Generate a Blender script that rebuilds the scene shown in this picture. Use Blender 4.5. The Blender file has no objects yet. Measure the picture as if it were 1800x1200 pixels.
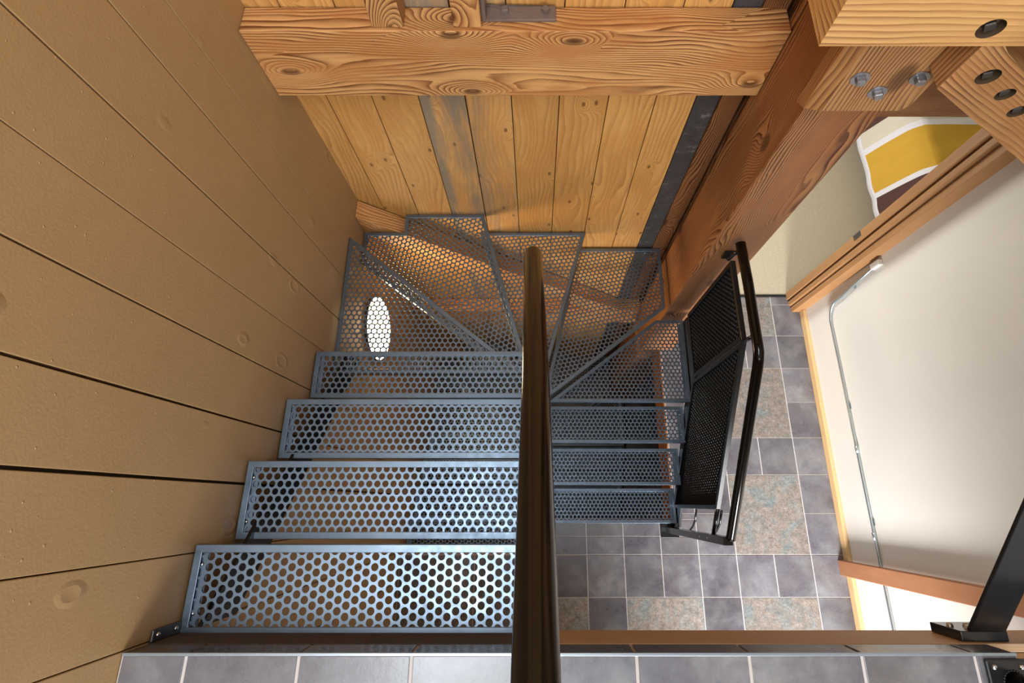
import bpy, bmesh, math, random
from mathutils import Vector, Matrix
random.seed(7)
S = bpy.context.scene
COL = S.collection
# ---------------------------------------------------------------- camera
TILT = 0.4007
HC = 4.168
HL = 2.705                    # upper landing above the lower floor
RI = HL / 13.0
cd = bpy.data.cameras.new('camera'); cam = bpy.data.objects.new('camera', cd); COL.objects.link(cam)
cam.location = (0, 0, HC)
cam.rotation_euler = (TILT, 0, 0)
cd.sensor_width = 36.0
cd.lens = 1053.53 / 1800 * 36
cd.shift_x = (900 - 941.82) / 1800
cd.shift_y = -(600 - 438.88) / 1800
cd.clip_start = 0.02
S.camera = cam
# ---------------------------------------------------------------- world, lights, exposure
S.view_settings.view_transform = 'Standard'
S.view_settings.look = 'None'
S.view_settings.gamma = 1.0
S.view_settings.exposure = 0.55
S.view_settings.use_curve_mapping = False
W = bpy.data.worlds.new('world'); S.world = W; W.use_nodes = True
W.node_tree.nodes['Background'].inputs[0].default_value = (0.80, 0.90, 1.0, 1)
W.node_tree.nodes['Background'].inputs[1].default_value = 0.55

def area(name, loc, target, size, power, color=(1, 1, 1), sizey=None, spread=180):
    l = bpy.data.lights.new(name, 'AREA'); o = bpy.data.objects.new(name, l); COL.objects.link(o)
    l.energy = power; l.color = color; l.size = size
    l.spread = math.radians(spread)
    if sizey: l.shape = 'RECTANGLE'; l.size_y = sizey
    o.location = loc
    o.rotation_euler = (Vector(target) - Vector(loc)).to_track_quat('-Z', 'Y').to_euler()
    return o
area('skylight', (-0.33, -0.35, 5.85), (-0.2, -0.1, 2.4), 0.95, 76, (0.86, 0.94, 1.0), 2.3)
area('stairwell_window', (0.5, -3.1, 4.9), (0.0, 1.3, 2.4), 2.0, 85, (1.0, 0.95, 0.88), 1.5)
area('hall_window', (1.15, -2.2, 1.15), (1.62, 0.6, 0.1), 0.6, 28, (0.98, 0.98, 1.0), 0.9, spread=70)
area('bedroom_window', (0.56, 2.65, 1.15), (2.5, 1.9, 0.1), 0.8, 47, (1.0, 0.99, 0.97), 1.0)

# ---------------------------------------------------------------- helpers
def tag(o, label=None, cat=None, group=None, kind=None):
    if label: o['label'] = label
    if cat: o['category'] = cat
    if group: o['group'] = group
    if kind: o['kind'] = kind
    return o

def empty(name, loc=(0, 0, 0)):
    o = bpy.data.objects.new(name, None); COL.objects.link(o); o.location = loc
    o.empty_display_size = 0.1
    return o

class MB:
    """collects polygons with material index, grain coordinate and tone"""
    def __init__(s):
        s.v = []; s.f = []; s.mi = []; s.g = []; s.t = []; s.sm = []
    def face(s, pts, mi=0, grain=None, tone=0.5, smooth=False):
        i = len(s.v); s.v += [tuple(p) for p in pts]
        s.f.append(tuple(range(i, i + len(pts)))); s.mi.append(mi)
        s.g.append(grain if grain else [(p[0], p[1], p[2]) for p in pts]); s.t.append(tone); s.sm.append(smooth)
    def faces(s, verts, faces, mi=0, tone=0.5, smooth=False):
        i = len(s.v); s.v += [tuple(p) for p in verts]
        for f in faces:
            s.f.append(tuple(i + k for k in f)); s.mi.append(mi)
            s.g.append([tuple(verts[k]) for k in f]); s.t.append(tone); s.sm.append(smooth)
    def box(s, c, size, axes=None, mi=0, wid=None, tone=0.5, long=0, bev=0.0):
        """box centred c; axes = 3 unit vectors; long = index of the grain axis"""
        ax = [Vector(a) for a in (axes or ((1, 0, 0), (0, 1, 0), (0, 0, 1)))]
        h = [k / 2 for k in size]; c = Vector(c)
        if wid is None: wid = random.random() * 50
        for n in range(3):
            a, b = [(1, 2), (2, 0), (0, 1)][n]
            for sg in (1, -1):
                cs = []
                q = [(-1, -1), (1, -1), (1, 1), (-1, 1)]
                if sg < 0: q = q[::-1]
                gr = []
                for (i, j) in q:
                    l = [0, 0, 0]; l[n] = sg * h[n]; l[a] = i * h[a]; l[b] = j * h[b]
                    cs.append(c + ax[0] * l[0] + ax[1] * l[1] + ax[2] * l[2])
                    if n == long: gr.append((l[a] * 2.5, l[b], wid + 3.3))
                    else:
                        o = b if a == long else a
                        gr.append((l[long] + wid, l[o] + 0.13 * n + 0.31 * sg, wid + n + 0.4 * sg))
                s.face(cs, mi, gr, tone)
    def bx(s, x0, x1, y0, y1, z0, z1, **k):
        s.box(((x0 + x1) / 2, (y0 + y1) / 2, (z0 + z1) / 2), (x1 - x0, y1 - y0, z1 - z0), **k)
    def tube(s, pts, r, seg=20, mi=0, caps=True, smooth=True):
        pts = [Vector(p) for p in pts]
        n = len(pts); tang = []
        for i in range(n):
            a = pts[max(i - 1, 0)]; b = pts[min(i + 1, n - 1)]; tang.append((b - a).normalized())
        up = Vector((0, 0, 1)) if abs(tang[0].z) < 0.9 else Vector((1, 0, 0))
        nrm = (up - tang[0] * up.dot(tang[0])).normalized(); vs = []
        for i in range(n):
            nrm = (nrm - tang[i] * nrm.dot(tang[i])).normalized(); bi = tang[i].cross(nrm)
            rr = r[i] if isinstance(r, (list, tuple)) else r
            for k in range(seg):
                a = 2 * math.pi * k / seg
                vs.append(pts[i] + nrm * math.cos(a) * rr + bi * math.sin(a) * rr)
        fs = []
        for i in range(n - 1):
            for k in range(seg):
                k2 = (k + 1) % seg
                fs.append((i * seg + k, i * seg + k2, (i + 1) * seg + k2, (i + 1) * seg + k))
        s.faces(vs, fs, mi, smooth=smooth)
        if caps:
            b = len(s.v) - n * seg
            for ring, rev in ((0, True), (n - 1, False)):
                idx = [b + ring * seg + k for k in range(seg)]
                if rev: idx = idx[::-1]
                s.f.append(tuple(idx)); s.mi.append(mi); s.g.append([s.v[k] for k in idx]); s.t.append(.5); s.sm.append(False)
    def prism(s, poly, z0, z1, mi=0, tone=0.5):
        n = len(poly)
        s.face([(p[0], p[1], z1) for p in poly], mi, tone=tone)
        s.face([(p[0], p[1], z0) for p in poly][::-1], mi, tone=tone)
        for i in range(n):
            a, b = poly[i], poly[(i + 1) % n]
            s.face([(a[0], a[1], z0), (b[0], b[1], z0), (b[0], b[1], z1), (a[0], a[1], z1)], mi, tone=tone)
    def build(s, name, mats, parent=None, bevel=0.0, seg=2):
        me = bpy.data.meshes.new(name)
        me.from_pydata(s.v, [], s.f)
        mats = mats if isinstance(mats, (list, tuple)) else [mats]
        for m in mats: me.materials.append(m)
        me.polygons.foreach_set('material_index', s.mi)
        me.polygons.foreach_set('use_smooth', s.sm)
        ga = me.attributes.new('grain', 'FLOAT_VECTOR', 'CORNER'); ta = me.attributes.new('tone', 'FLOAT', 'FACE')
        flat = []
        for fg in s.g:
            for q in fg: flat += [q[0], q[1], q[2]]
        ga.data.foreach_set('vector', flat); ta.data.foreach_set('value', s.t)
        bm = bmesh.new(); bm.from_mesh(me)
        bmesh.ops.remove_doubles(bm, verts=bm.verts, dist=0.00005)
        bm.to_mesh(me); bm.free()
        o = bpy.data.objects.new(name, me); COL.objects.link(o)
        if parent: o.parent = parent
        if bevel:
            m = o.modifiers.new('bevel', 'BEVEL'); m.width = bevel; m.segments = seg; m.limit_method = 'ANGLE'; m.angle_limit = 0.6
        return o

# ---------------------------------------------------------------- materials
class NT:
    def __init__(s, name):
        s.m = bpy.data.materials.new(name); s.m.use_nodes = True; s.t = s.m.node_tree
        s.b = s.t.nodes['Principled BSDF']
    def n(s, typ, **kw):
        nd = s.t.nodes.new(typ)
        for k, v in kw.items(): setattr(nd, k, v)
        return nd
    def L(s, a, b): s.t.links.new(a, b)
    def val(s, sock, v):
        if hasattr(v, 'links'): s.L(v, sock)
        else: sock.default_value = v
    def math(s, op, a, b=None, c=None, clamp=False):
        nd = s.n('ShaderNodeMath', operation=op); nd.use_clamp = clamp
        s.val(nd.inputs[0], a)
        if b is not None: s.val(nd.inputs[1], b)
        if c is not None: s.val(nd.inputs[2], c)
        return nd.outputs[0]
    def attr(s, name, out='Vector'):
        nd = s.n('ShaderNodeAttribute'); nd.attribute_name = name; return nd.outputs[out]
    def vscale(s, v, sc):
        nd = s.n('ShaderNodeVectorMath', operation='MULTIPLY'); s.L(v, nd.inputs[0]); nd.inputs[1].default_value = sc; return nd.outputs[0]
    def noise(s, v, scale, detail=3, rough=0.5, dist=0.0):
        nd = s.n('ShaderNodeTexNoise'); 
        if v is not None: s.L(v, nd.inputs['Vector'])
        nd.inputs['Scale'].default_value = scale; nd.inputs['Detail'].default_value = detail
        nd.inputs['Roughness'].default_value = rough; nd.inputs['Distortion'].default_value = dist
        return nd.outputs['Fac']
    def ramp(s, f, stops, interp='LINEAR'):
        nd = s.n('ShaderNodeValToRGB'); s.L(f, nd.inputs[0]); e = nd.color_ramp.elements
        nd.color_ramp.interpolation = interp
        while len(e) < len(stops): e.new(0.5)
        for i, (p, c) in enumerate(stops):
            e[i].position = p; e[i].color = (c[0], c[1], c[2], 1) if isinstance(c, (tuple, list)) else (c, c, c, 1)
        return nd.outputs[0]
    def mix(s, f, a, b, blend='MIX'):
        nd = s.n('ShaderNodeMix', data_type='RGBA', blend_type=blend)
        s.val(nd.inputs['Factor'], f)
        for k, v in (('A', a), ('B', b)):
            sk = [i for i in nd.inputs if i.name == k and i.type == 'RGBA'][0]
            if hasattr(v, 'links'): s.L(v, sk)
            else: sk.default_value = (v[0], v[1], v[2], 1)
        return [o for o in nd.outputs if o.type == 'RGBA'][0]
    def bump(s, h, strength=0.3, dist=0.01):
        nd = s.n('ShaderNodeBump'); nd.inputs['Strength'].default_value = strength; nd.inputs['Distance'].default_value = dist
        s.L(h, nd.inputs['Height']); s.L(nd.outputs[0], s.b.inputs['Normal']); return nd
    def fin(s, color=None, rough=None, metal=None, spec=None):
        if color is not None:
            if hasattr(color, 'links'): s.L(color, s.b.inputs['Base Color'])
            else: s.b.inputs['Base Color'].default_value = (*color, 1)
        if rough is not None: s.val(s.b.inputs['Roughness'], rough)
        if metal is not None: s.b.inputs['Metallic'].default_value = metal
        if spec is not None: s.b.inputs['Specular IOR Level'].default_value = spec
        return s.m

def plain(name, c, rough=0.5, metal=0.0, var=0.12, scale=30, bump=0.0):
    t = NT(name); co = t.n('ShaderNodeTexCoord').outputs['Object']
    n = t.noise(co, scale, 4, 0.6)
    col = t.mix(n, tuple(k * (1 - var) for k in c), tuple(min(1, k * (1 + var)) for k in c))
    if bump: t.bump(n, bump, 0.003)
    return t.fin(col, rough, metal)

def wood(name, light, mid, dark, freq=75, amp=5.0, knot=2.6, kscale=1.6, contrast=1.0, rough=0.55, bump=0.35, tonevar=0.3, grey=0.0, kr=1.0):
    t = NT(name); g = t.attr('grain'); tone = t.attr('tone', 'Fac')
    sep = t.n('ShaderNodeSeparateXYZ'); t.L(g, sep.inputs[0]); v = sep.outputs[1]
    # slow wander of the rings along the board
    n1 = t.noise(t.vscale(g, (1.1, 5.0, 1.0)), 1.0, 2, 0.45)
    n2 = t.noise(t.vscale(g, (4.0, 26.0, 1.0)), 1.0, 2, 0.5)
    vo = t.n('ShaderNodeTexVoronoi', feature='F1', distance='EUCLIDEAN'); vo.voronoi_dimensions = '2D'; vo.inputs['Scale'].default_value = 1.0
    t.L(t.vscale(g, (kscale, kscale * 2.2, 1.0)), vo.inputs['Vector'])
    d = vo.outputs['Distance']
    k = t.math('EXPONENT', t.math('MULTIPLY', t.math('POWER', t.math('MULTIPLY', d, 4.2 / kr), 2.0), -1.0))
    # only some cells carry a knot
    sepc = t.n('ShaderNodeSeparateColor'); t.L(vo.outputs['Color'], sepc.inputs[0])
    has = t.math('GREATER_THAN', sepc.outputs[0], 0.45)
    k = t.math('MULTIPLY', k, has)
    ring = t.math('ADD', t.math('MULTIPLY', v, freq), t.math('MULTIPLY', n1, amp * 2))
    ring = t.math('ADD', ring, t.math('MULTIPLY', n2, 1.1))
    ring = t.math('ADD', ring, t.math('MULTIPLY', k, knot * 2.2))
    fr = t.math('FRACT', ring)
    late = t.math('POWER', fr, 1.9)
    late = t.math('MULTIPLY', late, t.math('SUBTRACT', 1.0, t.math('POWER', fr, 24.0)))
    # how strongly the rings show varies over the board
    vis = t.ramp(t.noise(t.vscale(g, (1.7, 7.0, 1.7)), 1.0, 3, 0.6), [(0.30, 0.30), (0.58, 1.0)])
    late = t.math('MULTIPLY', late, t.math('MULTIPLY', vis, contrast), clamp=True)
    col = t.mix(late, light, dark)
    bl = t.ramp(t.noise(t.vscale(g, (2.2, 9.0, 2.0)), 1.0, 5, 0.65), [(0.46, 0.0), (0.60, 1.0)])
    col = t.mix(t.math('MULTIPLY', bl, 0.62), col, mid, 'MIX')
    fib = t.noise(t.vscale(g, (14.0, 420.0, 1.0)), 1.0, 3, 0.6)
    col = t.mix(0.35, col, t.ramp(fib, [(0.2, (0.72, 0.70, 0.68)), (0.8, (1.12, 1.1, 1.08))]), 'MULTIPLY')
    kc = t.ramp(d, [(0.02 * kr, 1.0), (0.055 * kr, 0.85), (0.085 * kr, 0.0)])
    kd = t.math('MULTIPLY', kc, has)
    col = t.mix(t.math('MULTIPLY', kd, 0.75), col, tuple(x * 0.45 for x in dark))
    # tone: board to board value, above .8 = weathered grey, below .2 = dark
    tv = t.ramp(tone, [(0.0, 1 - tonevar * 2.2), (0.5, 1.0), (0.8, 1 + tonevar)])
    col = t.mix(1.0, col, tv, 'MULTIPLY')
    if grey:
        gw = t.math('MULTIPLY', t.ramp(tone, [(0.86, 0.0), (0.92, 1.0)]), t.ramp(t.noise(t.vscale(g, (1.2, 9.0, 3.0)), 1.0, 4, 0.7), [(0.4, 0.15), (0.6, 1.0)]))
        col = t.mix(t.math('MULTIPLY', gw, grey), col, (0.22, 0.19, 0.15))
    hb = t.math('ADD', t.math('MULTIPLY', late, -0.7), t.math('MULTIPLY', fib, 0.35))
    t.bump(hb, bump, 0.004)
    return t.fin(col, rough, 0.0, 0.35)

M = {}
M['beam'] = wood('wood_beam', (0.66, 0.355, 0.135), (0.42, 0.155, 0.042), (0.16, 0.050, 0.014), freq=66, amp=8, knot=4, kscale=2.2, contrast=1.5)
M['post'] = wood('wood_post', (0.45, 0.205, 0.075), (0.34, 0.125, 0.038), (0.09, 0.026, 0.010), freq=110, amp=10, knot=4, kscale=1.6, contrast=1.9, bump=0.5)
M['block'] = wood('wood_block', (0.49, 0.255, 0.098), (0.38, 0.165, 0.055), (0.14, 0.048, 0.016), freq=80, amp=4, knot=1.5, kscale=1.3, contrast=1.5)
M['cross'] = wood('wood_cross', (0.60, 0.345, 0.130), (0.46, 0.235, 0.075), (0.24, 0.095, 0.028), freq=62, amp=1.6, knot=0, kscale=0.6, contrast=1.35)
M['board'] = wood('wood_board', (0.62, 0.335, 0.105), (0.50, 0.235, 0.060), (0.19, 0.055, 0.013), freq=46, amp=5, knot=1.8, kscale=2.9, contrast=0.6, bump=0.2, tonevar=0.2, grey=0.9, kr=0.62)
M['trim'] = wood('wood_trim', (0.38, 0.195, 0.078), (0.32, 0.155, 0.06), (0.22, 0.10, 0.035), freq=160, amp=3, knot=0, kscale=0.5, contrast=0.35, bump=0.08)
M['oak'] = wood('wood_oak', (0.62, 0.41, 0.20), (0.56, 0.36, 0.17), (0.45, 0.27, 0.12), freq=160, amp=3, knot=0, kscale=0.5, contrast=0.3, bump=0.05)
M['plank'] = wood('wood_plank', (0.42, 0.19, 0.09), (0.34, 0.14, 0.06), (0.2, 0.075, 0.03), freq=150, amp=4, knot=0, kscale=0.5, contrast=0.5, bump=0.1)

def tan_paint():
    t = NT('tan_paint'); co = t.n('ShaderNodeTexCoord').outputs['Object']; tone = t.attr('tone', 'Fac')
    a = t.noise(co, 9, 5, 0.6); b = t.noise(co, 140, 3, 0.6)
    sp = t.n('ShaderNodeTexVoronoi'); sp.inputs['Scale'].default_value = 26; t.L(co, sp.inputs['Vector'])
    spk = t.ramp(sp.outputs['Distance'], [(0.045, 1.0), (0.075, 0.0)])
    kv = t.n('ShaderNodeTexVoronoi'); kv.inputs['Scale'].default_value = 1.0; t.L(t.vscale(co, (6, 6, 3.2)), kv.inputs['Vector'])
    kr = t.ramp(kv.outputs['Distance'], [(0.0, 0.35), (0.08, 0.0), (0.13, 1.0), (0.17, 0.0)])
    gr = t.noise(t.vscale(co, (30, 30, 2.2)), 1, 4, 0.6)
    h = t.math('ADD', t.math('MULTIPLY', b, 0.25), t.math('MULTIPLY', spk, 1.1))
    h = t.math('ADD', h, t.math('MULTIPLY', kr, 0.9))
    t.bump(h, 0.55, 0.004)
    col = t.mix(a, (0.385, 0.243, 0.112), (0.440, 0.280, 0.132))
    col = t.mix(t.math('MULTIPLY', spk, 0.45), col, (0.62, 0.47, 0.28))
    return t.fin(col, 0.42, 0, 0.4)
M['tan'] = tan_paint()
M['gap'] = plain('groove_dark', (0.07, 0.042, 0.018), 0.8)
M['darkboard'] = plain('stained_ceiling_board', (0.13, 0.07, 0.03), 0.6)
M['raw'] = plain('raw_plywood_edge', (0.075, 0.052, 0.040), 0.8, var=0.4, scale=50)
M['fascia'] = wood('wood_fascia', (0.50, 0.335, 0.20), (0.44, 0.28, 0.155), (0.33, 0.19, 0.09), freq=160, amp=3, knot=0, kscale=0.5, contrast=0.3, bump=0.05)
M['white'] = plain('white_plaster', (0.70, 0.66, 0.595), 0.7, var=0.02, scale=3)
M['cream'] = plain('cream_wall', (0.75, 0.68, 0.52), 0.7, var=0.02)
M['black'] = plain('black_enamel', (0.012, 0.012, 0.013), 0.22, 0.0, var=0.1)
M['rail'] = plain('black_gloss_pipe', (0.006, 0.004, 0.003), 0.13, 0.0, var=0.1)
M['rail'].node_tree.nodes['Principled BSDF'].inputs['Specular IOR Level'].default_value = 0.30
M['chrome'] = plain('zinc_bolt', (0.62, 0.63, 0.64), 0.28, 1.0)
M['boltsteel'] = plain('grey_bolt_steel', (0.34, 0.34, 0.36), 0.33, 0.85, var=0.2, scale=80)
M['iron'] = plain('dark_iron', (0.10, 0.09, 0.085), 0.45, 0.8, var=0.3, scale=60)
M['plate'] = plain('brown_steel_plate', (0.20, 0.15, 0.13), 0.5, 0.35, var=0.2, scale=25)
M['galv'] = plain('galvanised_pipe', (0.50, 0.56, 0.58), 0.32, 0.9, var=0.1)
M['carpet'] = plain('beige_carpet', (0.45, 0.39, 0.28), 0.95, 0, var=0.30, scale=150, bump=0.8)
M['metal_strip'] = plain('dark_transition_strip', (0.03, 0.03, 0.03), 0.35, 0.5)
def steel():
    t = NT('blue_grey_steel'); co = t.n('ShaderNodeTexCoord').outputs['Object']
    a = t.noise(co, 12, 4, 0.6)
    col = t.mix(a, (0.145, 0.190, 0.245), (0.215, 0.270, 0.335))
    r = t.ramp(t.noise(co, 40, 3, 0.6), [(0.3, 0.32), (0.7, 0.44)])
    return t.fin(col, r, 0.92)
M['steel'] = steel()
def darkstrip():
    t = NT('tar_black_strip'); co = t.n('ShaderNodeTexCoord').outputs['Object']
    n = t.noise(co, 22, 6, 0.75)
    col = t.ramp(n, [(0.35, (0.035, 0.032, 0.034)), (0.6, (0.06, 0.055, 0.056)), (0.70, (0.26, 0.24, 0.22))])
    return t.fin(col, 0.6)
M['tar'] = darkstrip()
def slate():
    t = NT('slate_tile'); co = t.n('ShaderNodeTexCoord').outputs['Object']; tone = t.attr('tone', 'Fac')
    n = t.noise(co, 5.5, 6, 0.62, 0.3); n2 = t.noise(co, 60, 4, 0.7)
    col = t.ramp(n, [(0.3, (0.080, 0.074, 0.088)), (0.5, (0.125, 0.120, 0.135)), (0.70, (0.205, 0.205, 0.21))])
    col = t.mix(t.math('MULTIPLY', t.ramp(t.noise(co, 3.1, 5, 0.7), [(0.5, 0), (0.75, 1)]), 0.35), col, (0.21, 0.17, 0.13))
    col = t.mix(0.4, col, t.ramp(n2, [(0.25, 0.6), (0.8, 1.4)]), 'MULTIPLY')
    sc = t.ramp(t.noise(t.vscale(co, (5, 9, 5)), 2.0, 7, 0.8, 1.2), [(0.66, 0.0), (0.74, 1.0)])
    col = t.mix(t.math('MULTIPLY', sc, 0.35), col, (0.36, 0.35, 0.32))
    col = t.mix(1.0, col, t.ramp(tone, [(0, 0.78), (1, 1.22)]), 'MULTIPLY')
    t.bump(n2, 0.08, 0.003)
    return t.fin(col, t.ramp(n, [(0.3, 0.24), (0.7, 0.38)]), 0, 0.9)
M['slate'] = slate()
def deco():
    t = NT('mottled_mosaic_tile'); co = t.n('ShaderNodeTexCoord').outputs['Object']; tone = t.attr('tone', 'Fac')
    n = t.noise(co, 7, 5, 0.7, 0.6); f = t.noise(co, 90, 4, 0.75); m = t.noise(co, 26, 4, 0.7)
    col = t.ramp(n, [(0.32, (0.195, 0.235, 0.24)), (0.45, (0.24, 0.23, 0.21)), (0.56, (0.28, 0.225, 0.19)), (0.68, (0.21, 0.23, 0.225))])
    col = t.mix(0.75, col, t.ramp(m, [(0.3, 0.5), (0.7, 1.45)]), 'MULTIPLY')
    col = t.mix(0.8, col, t.ramp(f, [(0.3, 0.55), (0.7, 1.5)]), 'MULTIPLY')
    col = t.mix(1.0, col, t.ramp(tone, [(0, 0.75), (1, 1.25)]), 'MULTIPLY')
    # small square mesh relief
    br = t.n('ShaderNodeTexBrick'); br.offset = 0; br.inputs['Scale'].default_value = 110
    br.inputs['Brick Width'].default_value = 1; br.inputs['Row Height'].default_value = 1; br.inputs['Mortar Size'].default_value = 0.12
    t.L(co, br.inputs['Vector'])
    t.bump(t.math('ADD', br.outputs['Fac'], f), 0.4, 0.002)
    return t.fin(col, 0.42, 0.25)
M['deco'] = deco()
M['grout'] = plain('grout', (0.50, 0.46, 0.44), 0.8, var=0.15)
M['metal_trim'] = plain('satin_edge_trim', (0.30, 0.34, 0.38), 0.3, 0.6)
def emit(name, c, e):
    m = bpy.data.materials.new(name); m.use_nodes = True; b = m.node_tree.nodes['Principled BSDF']
    b.inputs['Base Color'].default_value = (*c, 1); b.inputs['Emission Color'].default_value = (*c, 1); b.inputs['Emission Strength'].default_value = e
    return m
M['lamp'] = emit('lamp_diffuser', (1.0, 0.74, 0.42), 26)
def cloth(name, c):
    t = NT(name); co = t.n('ShaderNodeTexCoord').outputs['Object']
    w = t.noise(t.vscale(co, (2, 7, 2)), 2, 4, 0.6, 0.5); f = t.noise(co, 400, 2, 0.5)
    t.bump(t.math('ADD', w, t.math('MULTIPLY', f, 0.1)), 0.7, 0.02)
    return t.fin(t.mix(w, tuple(k * 0.88 for k in c), c), 0.85)
M['yellow'] = cloth('mustard_cloth', (0.58, 0.34, 0.030))
M['creamcloth'] = cloth('cream_cloth', (0.62, 0.58, 0.48))
M['whitecloth'] = cloth('white_cloth', (0.72, 0.71, 0.76))
M['browncloth'] = cloth('brown_cloth', (0.075, 0.03, 0.022))

# ---------------------------------------------------------------- perforated sheets
def poly_inside(p, poly):
    for i in range(len(poly)):
        a = poly[i]; b = poly[(i + 1) % len(poly)]
        if (b[0] - a[0]) * (p[1] - a[1]) - (b[1] - a[1]) * (p[0] - a[0]) < 0: return False
    return True
def ccw(poly):
    a = sum(poly[i][0] * poly[(i + 1) % len(poly)][1] - poly[(i + 1) % len(poly)][0] * poly[i][1] for i in range(len(poly)))
    return poly if a > 0 else poly[::-1]
def line_dist(p, a, b):
    L = math.hypot(b[0] - a[0], b[1] - a[1])
    return ((b[0] - a[0]) * (p[1] - a[1]) - (b[1] - a[1]) * (p[0] - a[0])) / L

def perf_mesh(name, polys, mat, pitch=0.0237, dia=0.0182, rot=0.0, th=0.003, seg=18, to3d=None, off=(0, 0)):
    """perforated plate clipped to convex polygons in 2-D; to3d maps (x, y, h) to space"""
    bm = bmesh.new(); R = pitch / math.sqrt(3.0); r = dia / 2
    a0 = rot + math.pi / 6
    angs = [a0 + 2 * math.pi * k / seg for k in range(seg)]
    circ = [(math.cos(a) * r, math.sin(a) * r) for a in angs]; hexp = []
    for a in angs:
        x = (a - rot) % (math.pi / 3) ; x = min(x, math.pi / 3 - x) if False else x
        d = abs(((a - rot + math.pi / 6) % (math.pi / 3)) - math.pi / 6)
        rr = (pitch / 2) / math.cos(d); hexp.append((math.cos(a) * rr, math.sin(a) * rr))
    ca, sa = math.cos(rot), math.sin(rot)
    u = (pitch * ca, pitch * sa); w = (pitch * math.cos(rot + math.pi / 3), pitch * math.sin(rot + math.pi / 3))
    out = bmesh.new()
    for poly in polys:
        poly = ccw(poly); bm = bmesh.new()
        x0 = min(p[0] for p in poly); x1 = max(p[0] for p in poly); y0 = min(p[1] for p in poly); y1 = max(p[1] for p in poly)
        N = int(max(x1 - x0, y1 - y0) / pitch * 1.5) + 6; c0 = ((x0 + x1) / 2 + off[0], (y0 + y1) / 2 + off[1]); edge = []
        for i in range(-N, N + 1):
            for j in range(-N, N + 1):
                cx = c0[0] + i * u[0] + j * w[0]; cy = c0[1] + i * u[1] + j * w[1]
                if cx < x0 - R or cx > x1 + R or cy < y0 - R or cy > y1 + R: continue
                dm = min(line_dist((cx, cy), poly[k], poly[(k + 1) % len(poly)]) for k in range(len(poly)))
                if dm < -R: continue
                A = [bm.verts.new((cx + p[0], cy + p[1], 0)) for p in circ]
                B = [bm.verts.new((cx + p[0], cy + p[1], 0)) for p in hexp]
                C_ = [bm.verts.new((cx + p[0], cy + p[1], -th)) for p in circ]
                for k in range(seg):
                    k2 = (k + 1) % seg
                    bm.faces.new((A[k], B[k], B[k2], A[k2]))
                    bm.faces.new((C_[k], A[k], A[k2], C_[k2]))
        for k in range(len(poly)):
            a = poly[k]; b = poly[(k + 1) % len(poly)]
            n = Vector((b[1] - a[1], -(b[0] - a[0]), 0)).normalized()
            bmesh.ops.bisect_plane(bm, geom=bm.verts[:] + bm.edges[:] + bm.faces[:], plane_co=(a[0], a[1], 0), plane_no=n, clear_outer=True, dist=1e-6)
        tmp = bpy.data.meshes.new('t'); bm.to_mesh(tmp); bm.free(); out.from_mesh(tmp); bpy.data.meshes.remove(tmp)
    if to3d:
        for v in out.verts: v.co = to3d(v.co.x, v.co.y, v.co.z)
    me = bpy.data.meshes.new(name); out.to_mesh(me); out.free(); me.materials.append(mat)
    return me
def mesh_obj(name, me, parent=None):
    o = bpy.data.objects.new(name, me); COL.objects.link(o)
    if parent: o.parent = parent
    return o

def inset(poly, d):
    poly = ccw(poly); n = len(poly); res = []
    for i in range(n):
        p0, p1, p2 = [Vector(poly[(i + k) % n]) for k in (-1, 0, 1)]
        d1 = (p1 - p0).normalized(); d2 = (p2 - p1).normalized()
        n1 = Vector((-d1.y, d1.x)); n2 = Vector((-d2.y, d2.x))
        a = p1 + n1 * d; b = p1 + n2 * d
        den = d1.x * d2.y - d1.y * d2.x
        if abs(den) < 1e-6: res.append(a); continue
        t = ((b.x - a.x) * d2.y - (b.y - a.y) * d2.x) / den
        res.append(a + d1 * t)
    return [tuple(q) for q in res]
def ring_prism(mb, outer, inner, z0, z1, mi=0):
    n = len(outer)
    for i in range(n):
        j = (i + 1) % n
        o0, o1, i0, i1 = outer[i], outer[j], inner[i], inner[j]
        mb.face([(*o0, z1), (*o1, z1), (*i1, z1), (*i0, z1)], mi)
        mb.face([(*o0, z0), (*i0, z0), (*i1, z0), (*o1, z0)], mi)
        mb.face([(*o0, z0), (*o1, z0), (*o1, z1), (*o0, z1)], mi)
        mb.face([(*i1, z0), (*i0, z0), (*i0, z1), (*i1, z1)], mi)

def one_bolt(parent, p, axis, r, h, name='bolt', mat='chrome'):
    m_ = MB(); bolt_head(m_, p, axis, r, h, dome=True); o = m_.build(name, M[mat], None); o.parent = parent
    o.matrix_parent_inverse = Matrix.Translation(-parent.location) if parent.type == 'EMPTY' else Matrix()
    return o
def bolt_head(mb, p, axis, r=0.007, h=0.005, seg=6, dome=False):
    """small bolt head standing on p along axis"""
    p = Vector(p); a = Vector(axis).normalized(); t = Vector((1, 0, 0)) if abs(a.x) < 0.8 else Vector((0, 1, 0))
    u = a.cross(t).normalized(); w = a.cross(u)
    if dome:
        rings = [(1.0, 0.0), (0.92, 0.45), (0.65, 0.85), (0.25, 1.0)]; seg = 14
    else: rings = [(1.0, 0.0), (1.0, 0.8), (0.85, 1.0)]
    vs = []; fs = []
    for (k, z) in rings:
        for i in range(seg):
            an = 2 * math.pi * i / seg
            vs.append(p + (u * math.cos(an) + w * math.sin(an)) * r * k + a * h * z)
    for q in range(len(rings) - 1):
        for i in range(seg):
            j = (i + 1) % seg; fs.append((q * seg + i, q * seg + j, (q + 1) * seg + j, (q + 1) * seg + i))
    fs.append(tuple((len(rings) - 1) * seg + i for i in range(seg)))
    mb.faces(vs, fs, smooth=dome)

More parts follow.
